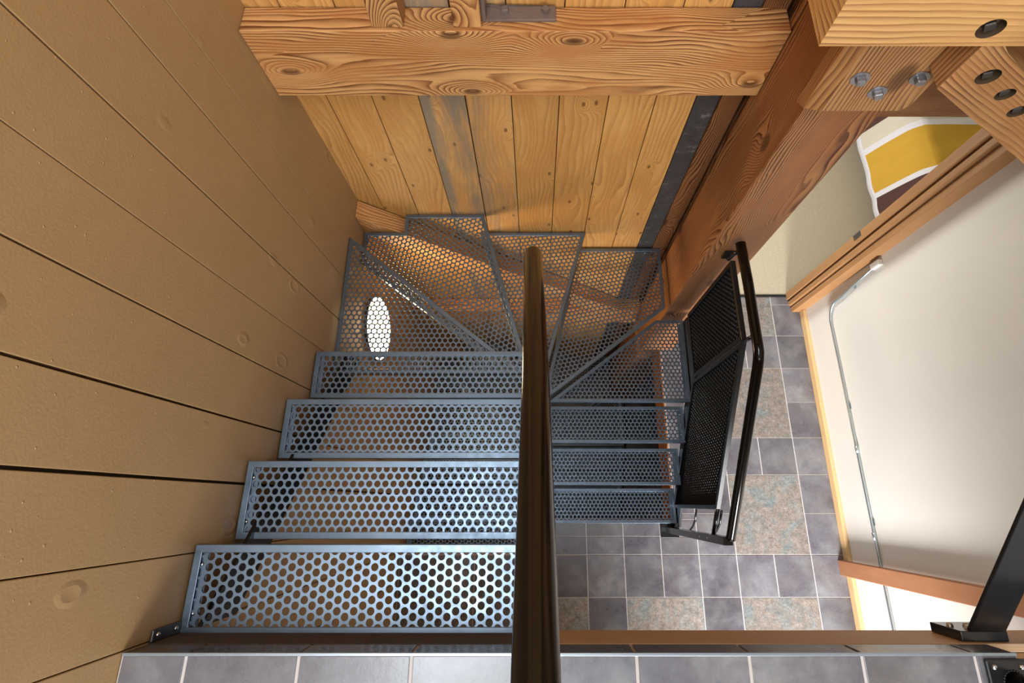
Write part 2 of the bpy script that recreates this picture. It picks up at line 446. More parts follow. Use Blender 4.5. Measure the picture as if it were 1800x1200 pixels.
# ---------------------------------------------------------------- the staircase
XL = -0.851; XR = 0.848
def straight(k, x0, x1, y0, y1): return (k, [(x0, y0), (x1, y0), (x1, y1), (x0, y1)])
TREADS = [
    straight(1, XL, -0.030, -0.290, -0.094), straight(2, XL, -0.030, -0.092, 0.117),
    straight(3, XL, -0.030, 0.138, 0.330), straight(4, XL, -0.030, 0.367, 0.545),
    (5, [(XL, 0.500), (-0.045, 0.500), (XL, 1.125)]),
    (6, [(XL, 1.080), (-0.100, 0.520), (-0.020, 0.520), (-0.263, 1.341), (-0.655, 1.341), (-0.655, 1.242), (XL, 1.242)]),
    (7, [(-0.300, 1.337), (-0.045, 0.560), (0.040, 0.560), (0.267, 1.337)]),
    (8, [(0.235, 1.333), (0.060, 0.580), (0.075, 0.512), (0.705, 0.985), (0.705, 1.333)]),
    (9, [(0.070, 0.512), (XR, 0.512), (XR, 0.973), (0.690, 0.973)]),
    straight(10, 0.075, XR, 0.317, 0.518), straight(11, 0.075, XR, 0.101, 0.303), straight(12, 0.075, XR, -0.108, 0.087)]

def make_stair():
    root = empty('metal_staircase', (0, 0, 0))
    for k, poly in TREADS:
        z = HL - RI * k
        poly = ccw(poly)
        mb = MB(); fw = 0.0185
        ring_prism(mb, poly, inset(poly, fw), z - 0.004, z)
        ring_prism(mb, poly, inset(poly, 0.004), z - 0.036, z - 0.004)
        fr = mb.build('tread', M['steel'], root, bevel=0.0012, seg=2)
        if k == 5: cv = [inset(poly, fw * 0.6)]
        elif k == 6:
            ip = [(XL + .01, 1.090), (-0.090, 0.528), (-0.028, 0.528), (-0.263 - 0.012, 1.331), (-0.645, 1.331), (-0.645, 1.30), (XL + .01, 1.232)]
            cv = [[(XL + .01, 1.090), (-0.098, 0.532), (-0.033, 0.532), (-0.242, 1.232), (XL + .01, 1.232)], [(-0.645, 1.232), (-0.242, 1.232), (-0.272, 1.331), (-0.645, 1.331)]]
        else: cv = [inset(poly, fw * 0.6)]
        rot = math.pi / 2 if k in (1,) else (0.0 if k in (2, 3, 4, 5, 9, 10, 11, 12) else {6: 0.35, 7: 0.12, 8: 0.2}[k])
        if k == 6:
            # one lattice cut in two convex pieces
            c = ((XL - .263) / 2, 0.93)
            me = perf_mesh('perforated_plate', cv, M['steel'], rot=rot, to3d=lambda x, y, h, z=z: (x, y, z - 0.005 + h))
        else:
            me = perf_mesh('perforated_plate', cv, M['steel'], rot=rot, to3d=lambda x, y, h, z=z: (x, y, z - 0.005 + h))
        pl = mesh_obj('perforated_plate', me, fr)
        # angle brackets under the outer end, with bolts
        if k <= 4 or k >= 9:
            br = MB(); xs = XL + 0.004 if k <= 4 else XR - 0.034
            ys = [p[1] for p in poly]; y0, y1 = min(ys) + 0.02, max(ys) - 0.02
            br.bx(xs, xs + 0.030, y0, y1, z - 0.016, z - 0.011)
            b = br.build('bracket', M['steel'], fr)
            for yy in (y0 + 0.025, y1 - 0.025): one_bolt(fr, (xs + 0.015, yy, z - 0.011), (0, 0, 1), 0.0055, 0.004)
        elif k in (6, 8):
            one_bolt(fr, (-0.62 if k == 6 else 0.62, 1.31, z - 0.012), (0, 0, 1), 0.006, 0.004)
    # stringers -------------------------------------------------
    def stringer(x0, x1, ys, zs, drop, h):
        mb = MB(); n = len(ys); P = []
        for y, zz in zip(ys, zs): P.append(((y, zz - drop), (y, zz - drop - h)))
        for i in range(n - 1):
            (a, a2), (b, b2) = P[i], P[i + 1]
            for X, rev in ((x0, True), (x1, False)):
                q = [(X, a2[0], a2[1]), (X, b2[0], b2[1]), (X, b[0], b[1]), (X, a[0], a[1])]
                mb.face(q[::-1] if rev else q)
            mb.face([(x0, a[0], a[1]), (x1, a[0], a[1]), (x1, b[0], b[1]), (x0, b[0], b[1])])
            mb.face([(x0, b2[0], b2[1]), (x1, b2[0], b2[1]), (x1, a2[0], a2[1]), (x0, a2[0], a2[1])])
        (a, a2), (b, b2) = P[0], P[-1]
        mb.face([(x0, a2[0], a2[1]), (x1, a2[0], a2[1]), (x1, a[0], a[1]), (x0, a[0], a[1])])
        mb.face([(x0, b[0], b[1]), (x1, b[0], b[1]), (x1, b2[0], b2[1]), (x0, b2[0], b2[1])])
        return mb
    sl = RI / 0.209
    mb = stringer(-0.808, -0.798, (-0.270, 0.60), (HL - 0.21, HL - 0.21 - 0.87 * sl), -0.005, 0.18)
    mb.build('stringer', M['black'], root)
    mb = stringer(0.852, 0.868, (-0.130, 0.60, 0.97), (0.24, 0.24 + 0.73 * 0.98, 0.92), 0.02, 0.20)
    mb.build('stringer', M['black'], root)
    mb = stringer(-0.030, -0.018, (-0.275, 0.50), (HL - 0.20, HL - 0.20 - 0.775 * sl), 0.03, 0.17)
    mb.build('stringer', M['black'], root)
    mb = stringer(0.058, 0.070, (-0.10, 0.50), (0.20, 0.20 + 0.60 * sl), 0.03, 0.17)
    mb.build('stringer', M['black'], root)
    # wall bracket at the head of the wall stringer
    mb = MB(); mb.bx(-0.8535, -0.8475, -0.2825, -0.258, HL - 0.25, HL - 0.092)
    wb = mb.build('wall_bracket', M['iron'], root, bevel=0.002)
    for zz in (0.112, 0.185): one_bolt(wb, (-0.8475, -0.270, HL - zz), (1, 0, 0), 0.0055, 0.004)
    # newel at the centre of the winders
    mb = MB(); mb.tube([(-0.006, 0.535, 0.0), (-0.006, 0.535, 2.85)], 0.016, 20)
    mb.build('newel_post', M['black'], root)
    return root

up = make_stair()
tag(up, 'dark perforated steel winder staircase turning down from the tiled landing', 'staircase')

# central handrail (part of the staircase)
pts = [Vector((0, -0.80, 3.90)), Vector((0, -0.47, 3.90))]
d = Vector((0, 0.697, -0.717))
base = Vector((0, -0.117, 3.558))
pts = [Vector((0, -0.95, 3.90)), Vector((0, -0.52, 3.90)), Vector((0, -0.475, 3.893)), Vector((0, -0.44, 3.868)), base + d * -0.35, base, base + d * 0.4, base + d * 0.92]
end = base + d * 0.92
pts = [Vector((p.x, p.y, p.z)) for p in pts]
for k, (a, rr) in enumerate(((0.008, 0.96), (0.014, 0.82), (0.019, 0.5), (0.021, 0.15))): pts.append(end + d * a)
rad = [0.021] * 8 + [0.021 * k for k in (0.96, 0.82, 0.5, 0.15)]
for i, p in enumerate(pts[7:]): p.x = -0.006
mb = MB(); mb.tube(pts, rad, 32)
hr = mb.build('handrail', M['rail'], up)
mb = MB(); mb.tube([(0.0, -0.305, HL - 0.02), (0.0, -0.305, 3.74)], 0.016, 16); mb.build('baluster', M['black'], up)
mb = MB(); mb.tube([(-0.006, 0.535, 2.85), (-0.006, 0.522, 2.895)], 0.009, 12); mb.build('bracket', M['black'], hr)
# centre guard panel between the flights, edge-on under the handrail
gy0, gy1 = -0.27, 0.50
def zc(y): return 3.558 - (y + 0.117) * 0.717 / 0.697
quad = [(gy0, zc(gy0) - 0.82), (gy1, zc(gy1) - 0.82), (gy1, zc(gy1) - 0.12), (gy0, zc(gy0) - 0.12)]
def frame_bars(mb, quad, X, w=0.02, t=0.008, mi=0):
    inn = inset(quad, w); q = ccw(quad); n = len(q)
    for i in range(n):
        j = (i + 1) % n
        for (xa, rev) in ((X - t / 2, True), (X + t / 2, False)):
            f = [(xa, *q[i]), (xa, *q[j]), (xa, *inn[j]), (xa, *inn[i])]
            mb.face(f[::-1] if rev else f, mi)
        mb.face([(X - t / 2, *q[i]), (X - t / 2, *q[j]), (X + t / 2, *q[j]), (X + t / 2, *q[i])], mi)
        mb.face([(X + t / 2, *inn[i]), (X + t / 2, *inn[j]), (X - t / 2, *inn[j]), (X - t / 2, *inn[i])], mi)
mb = MB(); frame_bars(mb, quad, 0.0); cg = mb.build('guard_panel', M['black'], up)
me = perf_mesh('perforated_sheet', [inset(quad, 0.012)], M['black'], to3d=lambda a, b, h: (h + 0.0015, a, b), seg=12)
mesh_obj('perforated_sheet', me, cg)

# outer guard along the lower flight ------------------------------------
X0 = 0.852
low = [(-0.024, 0.170), (0.612, 0.930), (0.612, 1.770), (-0.024, 1.120)]
upq = [(0.618, 0.955), (0.968, 0.965), (0.968, 1.765), (0.618, 1.770)]
for q, rot in ((low, 0.0), (upq, 0.0)):
    mb = MB(); frame_bars(mb, q, X0, 0.020, 0.022)
    gp = mb.build('guard_panel', M['black'], up, bevel=0.002)
    me = perf_mesh('perforated_sheet', [inset(q, 0.012)], M['black'], pitch=0.0237, dia=0.0174, th=0.0052, rot=rot, to3d=lambda a, b, h: (X0 + h + 0.0015, a, b), seg=12)
    mesh_obj('perforated_sheet', me, gp)
mb = MB(); hx = 0.85
rp = [Vector((0.838, 0.982, 1.920)), Vector((0.846, 0.80, 1.917)), Vector((hx, 0.60, 1.912)), Vector((hx, 0.565, 1.914)), Vector((hx, 0.535, 1.913)), Vector((hx, 0.508, 1.900)), Vector((hx, 0.48, 1.878)), Vector((hx, -0.128, 1.284)), Vector((hx, -0.137, 1.274))]
mb.tube(rp, 0.021, 28)
hr2 = mb.build('handrail', M['rail'], up, bevel=0)
mb = MB(); mb.tube([(hx, 0.60, 1.905), (0.852, 0.612, 1.765)], 0.009, 12); mb.build('bracket', M['black'], hr2)
mb = MB(); mb.tube([(0.838, 0.955, 1.905), (0.834, 0.968, 1.84), (0.833, 0.975, 1.765)], 0.010, 12)
mb.bx(0.812, 0.852, 0.988, 0.9995, 1.735, 1.80)
mb.build('bracket', M['black'], hr2)
# sloping bars carrying on to the foot newel, the newel and its foot plate
for z0 in (1.110, 0.180):
    mb = MB(); mb.tube([(X0, -0.020, z0), (X0, -0.135, z0 - 0.117)], 0.011, 12); mb.build('guard_rail', M['black'], up)
mb = MB(); mb.box((0.838, -0.150, 0.635), (0.042, 0.034, 1.27), bev=0)
nw = mb.build('newel_post', M['black'], up, bevel=0.003)
for z in (0.86, 0.98): one_bolt(nw, (0.838, -0.133, z), (0, 1, 0), 0.004, 0.003)
for z in (0.86, 1.0): one_bolt(nw, (0.817, -0.150, z), (-1, 0, 0), 0.005, 0.003)
mb = MB(); mb.bx(0.785, 0.90, -0.195, -0.108, 0.0, 0.008); fp = mb.build('foot_plate', M['black'], up, bevel=0.002)
for yb, zb in ((-0.03, 1.10), (-0.03, 0.62)):
    mb = MB(); mb.tube([(X0 + .02, yb, zb), (X0 + .02, -0.085, zb - 0.05), (X0 + .018, -0.118, zb - 0.11), (X0 + .005, -0.14, zb - 0.14)], 0.006, 10)
    mb.build('stay_rod', M['black'], up)

# lower staircase: a copy of the flight one storey down (without the rails)
def copy_tree(o, parent=None):
    c = o.copy(); COL.objects.link(c); c.parent = parent
    for ch in list(o.children): copy_tree(ch, c)
    return c
lo = up.copy(); COL.objects.link(lo); lo.location = (0, 0, -HL)
for ch in list(up.children):
    if ch.name.split('.')[0] in ('tread', 'stringer'):
        copy_tree(ch, lo)
lo['label'] = 'lower perforated steel staircase glimpsed through the treads, one storey below'

# ---------------------------------------------------------------- timber
def timber(name, label, cat, mb, mat, bevel=0.004):
    o = mb.build(name, mat, None, bevel=bevel); tag(o, label, cat); return o
BK = 1.345
for (dz, nm, lab) in ((0.0, 'timber_beam', 'massive rough-sawn timber beam spanning the stairwell above the board wall'),
                      (-HL, 'timber_beam', 'lower timber beam seen dimly through the winder treads')):
    mb = MB(); mb.bx(-0.8545, 0.736, 1.249, 1.340, 2.531 + dz, 2.828 + dz, long=0, wid=4.2, tone=0.55)
    timber(nm, lab, 'beam', mb, M['beam'])
# post with a notch for the cross timber
mb = MB()
mb.bx(0.738, 0.961, 1.000, 1.292, -0.0, 3.213, long=2, wid=11.3, tone=0.5)
mb.bx(0.738, 0.961, 1.125, 1.292, 3.213, 3.75, long=2, wid=11.3, tone=0.5)
post = timber('timber_post', 'thick square reddish timber post rising beside the winder treads', 'post', mb, M['post'], 0.006)
mb = MB(); mb.bx(0.738, 0.961, 1.000, 1.292, -HL, -0.16, long=2, wid=31.3, tone=0.4)
timber('timber_post', 'lower timber post below the floor, glimpsed through the winder treads', 'post', mb, M['post'], 0.006)
# braces against the board wall
for dz, lab in ((0.0, 'diagonal timber brace running down the board wall from the tan wall'), (-HL, 'lower diagonal brace below the floor, glimpsed through the treads')):
    ang = math.radians(-46); u = Vector((math.cos(ang), 0, math.sin(ang))); w = Vector((-u.z, 0, u.x))
    mb = MB()
    # parallelogram in XZ with a vertical cut at the wall
    h = 0.150 / math.cos(ang); Lx = 1.50
    zt0 = 1.620 + dz; A = (-0.8545, zt0); zb = 0.123 + dz
    B = (-0.8545 + (zt0 - zb) / -math.tan(ang), zb); D_ = (-0.8545 + (zt0 - h - zb) / -math.tan(ang), zb)
    q = [(A[0], A[1] - h), D_, B, A]; y0, y1 = 1.2495, 1.338
    def P3(p, y): return (p[0], y, p[1])
    def gr(pp, kk): return [((Vector(p).dot(u)), Vector(p).dot(w) + 0.4 * kk, 7.7 + kk) if kk != 1 else ((Vector(p).dot(u)), p[1], 9.1) for p in pp]
    f = [P3(p, y0) for p in q]; mb.face(f, 0, gr(f, 0), 0.55)
    f = [P3(p, y1) for p in q][::-1]; mb.face(f, 0, gr(f, 2), 0.55)
    for i in range(4):
        a, b = q[i], q[(i + 1) % 4]; f = [P3(a, y0), P3(a, y1), P3(b, y1), P3(b, y0)]; mb.face(f, 0, gr(f, 1), 0.62)
    timber('timber_brace', lab, 'brace', mb, M['beam'])
# studs on the beam
for x0, x1, tn, lab in ((-0.471, -0.381, 0.45, 'smooth timber stud standing on the beam, left of the pair'), (-0.237, -0.156, 0.5, 'grainy timber stud standing on the beam beside the steel plate')):
    mb = MB(); mb.bx(x0, x1, 1.262, 1.335, 2.828, 3.45, long=2, wid=x0 * 9 + 20, tone=tn); timber('timber_stud', lab, 'stud', mb, M['beam'], 0.003)
# steel angle bracket
mb = MB(); mb.bx(-0.154, 0.058, 1.281, 1.335, 2.8285, 2.840); mb.bx(-0.154, -0.143, 1.281, 1.335, 2.840, 3.10)
ab = mb.build('angle_bracket', M['plate'], None, bevel=0.003); tag(ab, 'brown steel angle bracket bolted on top of the timber beam', 'bracket')
for x, rz in ((-0.090, 0.1), (0.028, 0.75)):
    mb = MB(); c, s_ = math.cos(rz), math.sin(rz)
    mb.box((x, 1.312, 2.847), (0.019, 0.019, 0.014), axes=((c, s_, 0), (-s_, c, 0), (0, 0, 1)))
    mb.build('bolt', M['plate'], ab, bevel=0.0015)

# recess cutting
def cut_holes(o, holes, depth, axis=(0, 1, 0)):
    for (p, r) in holes:
        cb = MB(); cb.tube([Vector(p) - Vector(axis) * 0.02, Vector(p) + Vector(axis) * depth], r, 28, caps=True, smooth=False)
        c = cb.build('cutter', M['gap'])
        m = o.modifiers.new('cut', 'BOOLEAN'); m.operation = 'DIFFERENCE'; m.object = c; m.solver = 'EXACT'
        try: m.material_mode = 'TRANSFER'
        except Exception: pass
    dg = bpy.context.evaluated_depsgraph_get()
    me = bpy.data.meshes.new_from_object(o.evaluated_get(dg), preserve_all_data_layers=True, depsgraph=dg)
    o.modifiers.clear(); o.data = me
    for c in [x for x in bpy.data.objects if x.name.startswith('cutter')]: bpy.data.objects.remove(c)
def bolt(parent, p, r_w, s, recess=0.0, rz=0.3):
    """washer and square head on a face looking toward -y"""
    w = MB(); P = Vector(p) + Vector((0, recess, 0))
    w.tube([P + Vector((0, 0.0005, 0)), P - Vector((0, 0.004, 0))], r_w, 24, smooth=False)
    wa = w.build('washer', M['boltsteel'], parent, bevel=0.001)
    b = MB(); c, s_ = math.cos(rz), math.sin(rz)
    b.box(P - Vector((0, 0.011, 0)), (s, 0.016, s), axes=((c, 0, s_), (0, 1, 0), (-s_, 0, c)))
    b.build('bolt', M['boltsteel'], parent, bevel=0.0035)
# corbel block bolted on the post
mb = MB(); poly = [(0.724, 2.902), (0.925, 2.902), (0.940, 2.925), (0.945, 3.212), (0.724, 3.212)]
y0, y1 = 0.920, 0.998
def xz(mb, poly, y0, y1, wid, tone):
    P = [(p[0], y0, p[1]) for p in poly]; mb.face(P, 0, [(p[2], p[0], wid) for p in P], tone)
    P = [(p[0], y1, p[1]) for p in poly][::-1]; mb.face(P, 0, [(p[2], p[0] + .3, wid + 1) for p in P], tone)
    for i in range(len(poly)):
        a, b = poly[i], poly[(i + 1) % len(poly)]
        P = [(a[0], y0, a[1]), (a[0], y1, a[1]), (b[0], y1, b[1]), (b[0], y0, b[1])]
        mb.face(P, 0, [(p[2], p[0] + p[1], wid + 2) for p in P], tone)
xz(mb, poly, y0, y1, 17.0, 0.45)
# waney left flank, hanging a little lower at the back
a0, a1 = (0.724, 0.920, 2.902), (0.724, 0.920, 3.212); b0, b1 = (0.700, 0.955, 2.866), (0.700, 0.955, 3.212); c0, c1 = (0.700, 0.998, 2.840), (0.700, 0.998, 3.212); d0, d1 = (0.724, 0.998, 2.840), (0.724, 0.998, 3.212)
for P, o in (([a0, a1, b1, b0], 23.), ([b0, b1, c1, c0], 23.5), ([c0, c1, d1, d0], 24.), ([a0, b0, c0, d0], 24.5), ([a1, d1, c1, b1], 25.)):
    mb.face(P, 0, [(p[2], p[1] * 1.6 + p[0], o) for p in P], .5)
blk = timber('timber_block', 'timber block with three bolts hanging on the post under the cross timber', 'timber block', mb, M['block'], 0.0)
for (x, z, rz) in ((0.761, 3.030, 0.25), (0.828, 2.979, 0.35), (0.899, 3.032, 0.2)): bolt(blk, (x, 0.920, z), 0.0225, 0.021, 0, rz)
# cross timber
mb = MB(); mb.bx(0.571, 1.92, 0.850, 1.122, 3.2145, 3.52, long=0, wid=27.5, tone=0.6)
ct = timber('timber_beam', 'upper timber cross beam with sawn end and a recessed bolt', 'beam', mb, M['cross'], 0.0)
cut_holes(ct, [((0.885, 0.850, 3.262), 0.026)], 0.022)
bolt(ct, (0.885, 0.850, 3.262), 0.0, 0.022, 0.018, 0.5) if False else None
bb = MB(); bb.box((0.885, 0.862, 3.262), (0.021, 0.018, 0.021), axes=((math.cos(.5), 0, math.sin(.5)), (0, 1, 0), (-math.sin(.5), 0, math.cos(.5)))); bb.build('bolt', M['iron'], ct, bevel=0.0025)
# knee brace
mb = MB(); yb0, yb1 = 0.853, 0.918
xe = 1.585; sl = (2.754 - 3.076) / (1.331 - 0.896)
poly = [(0.896, 3.076), (xe, 3.076 + sl * (xe - 0.896)), (xe, 3.190 + sl * (xe - 0.972)), (0.972, 3.190), (0.950, 3.2125), (0.904, 3.2125)]
P = [(p[0], yb0, p[1]) for p in poly]
ub = Vector((1, 0, sl)).normalized(); wbv = Vector((-ub.z, 0, ub.x))
def g2(P, o): return [(Vector(p).dot(ub), Vector(p).dot(wbv), o) for p in P]
mb.face(P, 0, g2(P, 3.3), 0.5); P = [(p[0], yb1, p[1]) for p in poly][::-1]; mb.face(P, 0, g2(P, 5.3), 0.5)
for i in range(len(poly)):
    a, b = poly[i], poly[(i + 1) % len(poly)]
    P = [(a[0], yb0, a[1]), (a[0], yb1, a[1]), (b[0], yb1, b[1]), (b[0], yb0, b[1])]; mb.face(P, 0, [(Vector(p).dot(ub), p[1], 8.8) for p in P], 0.55)
kb = timber('timber_brace', 'timber brace with three recessed bolts sloping down right under the cross beam', 'brace', mb, M['block'], 0.0)
hs = [(0.982, 3.116), (1.063, 3.055), (1.139, 2.991)]
cut_holes(kb, [((x, yb0, z), r) for (x, z), r in zip(hs, (0.025, 0.021, 0.022))], 0.022)
for i, (x, z) in enumerate(hs):
    a = 0.45; b = MB(); b.box((x, yb0 + 0.012, z), (0.020, 0.018, 0.020), axes=((math.cos(a), 0, math.sin(a)), (0, 1, 0), (-math.sin(a), 0, math.cos(a)))); b.build('bolt', M['iron'], kb, bevel=0.0025)

# ---------------------------------------------------------------- walls
# left wall: vertical painted boards with open joints
mb = MB()
ed = [-1.62, -1.45, -1.28, -1.11, -0.94, -0.77, -0.60, -0.445, -0.281, -0.113, 0.054, 0.222, 0.397, 0.565, 0.738, 0.927, 1.07, 1.22, 1.40]
gw = [3, 4, 3, 4, 3, 4, 3, 4, 2.5, 2.5, 7, 5.5, 4, 2.2, 4.5, 3.5, 1.6, 1.4, 2]
for i in range(len(ed) - 1):
    a = ed[i] + gw[i] / 2000; b = min(ed[i + 1] - gw[i + 1] / 2000, BK + 0.03)
    mb.bx(-0.878, XL - 0.0045, a, b, -2.72, 5.9, mi=0, long=2)
mb.bx(-0.93, -0.879, -1.62, BK + .03, -2.72, 5.9, mi=1)
wl = mb.build('wall_left', [M['tan'], M['gap']], None, bevel=0.0015); tag(wl, 'tan painted wall of wide vertical boards', 'wall', kind='structure')
# back wall: honey coloured boards
mb = MB()
bd = [(-0.875, -0.752, .5), (-0.752, -0.590, .62), (-0.590, -0.422, .58), (-0.422, -0.255, .95), (-0.255, -0.088, .90), (-0.088, 0.085, .50), (0.085, 0.262, .60), (0.262, 0.434, .68), (0.434, 0.577, .66)]
for i, (a, b, tn) in enumerate(bd):
    wg = 0.0035 if i != 4 else 0.006
    mb.bx(a + wg / 2, b - 0.0015, BK, BK + 0.022, -2.72, 5.0, long=2, wid=i * 3.7 + 1.3, tone=tn)
mb.bx(0.579, 0.662, BK - 0.001, BK + 0.022, -2.72, 5.0, mi=1)
mb.bx(0.664, 0.740, BK - 0.010, BK + 0.022, -2.72, 5.0, long=2, wid=61.3, tone=0.25, mi=2)
mb.bx(0.752, 0.961, BK - 0.008, BK + 0.022, -2.72, 5.0, long=2, wid=71.9, tone=0.3, mi=2)
mb.bx(-0.875, 0.961, BK + 0.023, BK + 0.06, -2.72, 5.0, mi=3)
wb = mb.build('wall_back', [M['board'], M['tar'], M['post'], M['gap']], None, bevel=0.0012); tag(wb, 'honey coloured vertical board wall behind the winders', 'wall', kind='structure')
# right wall
mb = MB(); mb.bx(1.930, 2.03, -1.6, 1.302, 0.0, 5.9)
wr = mb.build('wall_right', M['white']); tag(wr, 'smooth white plaster wall on the right', 'wall', kind='structure')
mb = MB(); mb.bx(1.906, 1.9295, -1.6, 1.276, 0.0, 0.064, long=1, tone=.6)
tag(mb.build('baseboard_right', M['oak'], None, bevel=0.003), 'low honey wood baseboard along the white wall', 'baseboard', kind='structure')
# door casing of the bedroom opening (stepped profile)
mb = MB()
mb.bx(1.852, 1.934, 1.2765, 1.304, 0, 2.6, long=2, tone=.55, wid=3)
mb.bx(1.852, 1.890, 1.304, 1.322, 0, 2.6, long=2, tone=.35, wid=4)
mb.bx(1.834, 1.98, 1.322, 1.352, 0, 2.6, long=2, tone=.5, wid=5)
mb.bx(1.845, 1.98, 1.352, 1.368, 0, 2.6, long=2, tone=.3, wid=6)
mb.bx(1.828, 1.98, 1.368, 1.418, 0, 2.6, long=2, tone=.5, wid=7)
dc = mb.build('door_1', M['trim'], None, bevel=0.003); tag(dc, 'stepped wooden casing of the bedroom doorway', 'door frame', kind='structure')
mb = MB(); mb.bx(1.8265, 1.8282, 1.388, 1.418, 1.02, 1.10); mb.build('strike_plate', M['iron'], dc)
mb = MB(); mb.bx(0.962, 1.8255, 1.335, 1.415, 2.292, 2.62, long=0, tone=.35, wid=9); mb.bx(0.962, 1.93, 1.303, 1.48, 2.62, 4.2, long=0, tone=.35, wid=13)
dh = mb.build('trim_1', M['post'], None, bevel=0.003); tag(dh, 'dark wooden header over the bedroom doorway', 'trim', kind='structure')
# ceiling of warm boards over the upper room
mb = MB()
for i in range(24): mb.bx(-0.93 + i * 0.14, -0.792 + i * 0.14, -1.0, 1.45, 5.90, 5.94, long=1, wid=i * 2.2, tone=.5)
tag(mb.build('ceiling', M['darkboard']), 'wooden board ceiling', 'ceiling', kind='structure')

# ---------------------------------------------------------------- floors
PT = 0.232; GX = 0.318; GY = -0.292; G = 0.0065
mb = MB()
def tile(x0, x1, y0, y1, z, mi, tn=None):
    if x1 - x0 < 0.012 or y1 - y0 < 0.012: return
    mb.bx(x0 + G / 2, x1 - G / 2, y0 + G / 2, y1 - G / 2, z - 0.004, z, mi=mi, tone=random.random() if tn is None else tn)
def clipped(x0, x1, y0, y1, mi):
    x0 = max(x0, -0.856); x1 = min(x1, 1.932); y1 = min(y1, 1.392)
    if x1 <= x0 or y1 <= y0: return
    tile(x0, x1, y0, y1, 0.0, mi)
done = set()
for j in range(-9, 8):
    for i in range(-6, 8):
        if (i, j) in done: continue
        x0, x1, y0, y1 = GX + i * PT, GX + (i + 1) * PT, GY + j * PT, GY + (j + 1) * PT
        dj = (j % 3 in (0, 1)) and j >= 0
        # decorative double tiles
        if j >= 0 and i == 4 and j in (0, 3, 6):
            clipped(x0, x1 + PT, y0, y1 + PT, 1); done |= {(i, j), (i + 1, j), (i, j + 1), (i + 1, j + 1)}; continue
        if j in (-3, -6, -9) and i % 3 == 1:
            clipped(x0, x1 + PT, y0, y1 + PT, 1); done |= {(i, j), (i + 1, j), (i, j + 1), (i + 1, j + 1)}; continue
        if j >= 0:
            if x1 <= 0.88: continue
            if j == 0 and i == 2: continue
            x0 = max(x0, 0.882)
        clipped(x0, x1, y0, y1, 0)
# narrow nosing rows along the stair opening
for i in range(-1, 3):
    x0, x1 = GX + i * PT, GX + (i + 1) * PT
    x0 = max(x0, 0.05)
    tile(x0, x1, GY, -0.190, 0, 0); tile(x0, x1, -0.190, -0.095, 0, 0)
tile(0.882, 1.014, -0.095, GY + PT, 0, 0)
# grout bed and slab
for (x0, x1, y0, y1) in ((-0.856, 1.932, -2.4, -0.284), (0.05, 1.932, -0.284, -0.094), (0.880, 1.932, -0.094, 1.392)):
    mb.bx(x0, x1, y0, y1, -0.03, -0.0022, mi=2); mb.bx(x0, x1, y0, y1, -0.26, -0.03, mi=3, long=0, tone=.4)
fl = mb.build('floor', [M['slate'], M['deco'], M['grout'], M['trim']]); tag(fl, 'slate tile floor with larger mottled mosaic tiles', 'floor', kind='structure')
# bedroom carpet and room
mb = MB(); mb.bx(0.5, 4.6, 1.408, 4.6, -0.02, 0.004)
tag(mb.build('floor', M['carpet']), 'beige carpet of the bedroom', 'floor', kind='structure')
mb = MB(); mb.bx(0.962, 1.826, 1.392, 1.408, -0.02, 0.007)
tag(mb.build('trim_2', M['metal_strip'], None), 'dark strip between tile and carpet', 'trim', kind='structure')
mb = MB(); mb.bx(4.6, 4.7, 1.41, 4.7, -0.02, 3.0); mb.bx(0.4, 4.7, 4.6, 4.7, -0.02, 3.0); mb.bx(0.4, 0.5, 1.41, 4.7, -0.02, 3.0); mb.bx(1.98, 4.7, 1.412, 1.46, 0.005, 3.0)
tag(mb.build('wall_bedroom', M['cream']), 'cream bedroom walls', 'wall', kind='structure')
mb = MB(); mb.bx(0.4, 4.7, 1.49, 4.7, 3.0, 3.05)
tag(mb.build('ceiling', M['cream']), 'cream bedroom ceiling', 'ceiling', kind='structure')
# lower storey floor
mb = MB(); mb.bx(-0.9, 2.4, -2.4, 1.5, -2.76, -HL)
tag(mb.build('floor', M['slate']), 'dark tile floor of the lowest storey', 'floor', kind='structure')
# upper landing
mb = MB(); G = 0.0070
cols = [-0.8535, -0.720, -0.488, -0.256, -0.024, 0.208, 0.440, 0.672, 0.904, 0.992]
for a, b in zip(cols[:-1], cols[1:]):
    tn = {0: .75}.get(0, .5)
    tile(a, b, -0.545, -0.2855, HL, 0, 0.35 + 0.4 * random.random())
    tile(a, b, -0.777, -0.545, HL, 0); tile(a, b, -1.009, -0.777, HL, 0); tile(a, b, -1.241, -1.009, HL, 0)
    mb.bx(a + G / 2, b - G / 2, -0.2890, -0.2835, HL - 0.083, HL - 0.009, mi=0, tone=.15)
mb.bx(-0.8535, 0.992, -0.2895, -0.2830, HL - 0.0085, HL - 0.0002, mi=4)
mb.bx(-0.8535, 0.992, -1.25, -0.2870, HL - 0.09, HL - 0.0025, mi=2)
ul = mb.build('floor', [M['slate'], M['deco'], M['grout'], M['trim'], M['metal_trim']], None, bevel=0.001); tag(ul, 'slate tiled upper landing with thin nosing edge', 'floor', kind='structure')
mb = MB(); mb.bx(0.0, 1.925, -0.30, -0.283, HL - 0.242, HL - 0.0905, long=0, tone=.6, wid=3)
tag(mb.build('trim_3', M['fascia'], None, bevel=0.002), 'light wood fascia board under the landing tiles', 'trim', kind='structure')
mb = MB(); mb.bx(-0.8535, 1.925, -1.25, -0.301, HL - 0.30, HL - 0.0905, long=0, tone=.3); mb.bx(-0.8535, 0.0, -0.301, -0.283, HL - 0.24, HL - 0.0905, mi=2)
mb.bx(1.085, 1.925, -1.25, -0.255, HL - 0.090, HL - 0.0, mi=1, tone=.4)
tag(mb.build('ceiling', [M['trim'], M['slate'], M['raw']]), 'timber underside of the upper landing', 'ceiling', kind='structure')
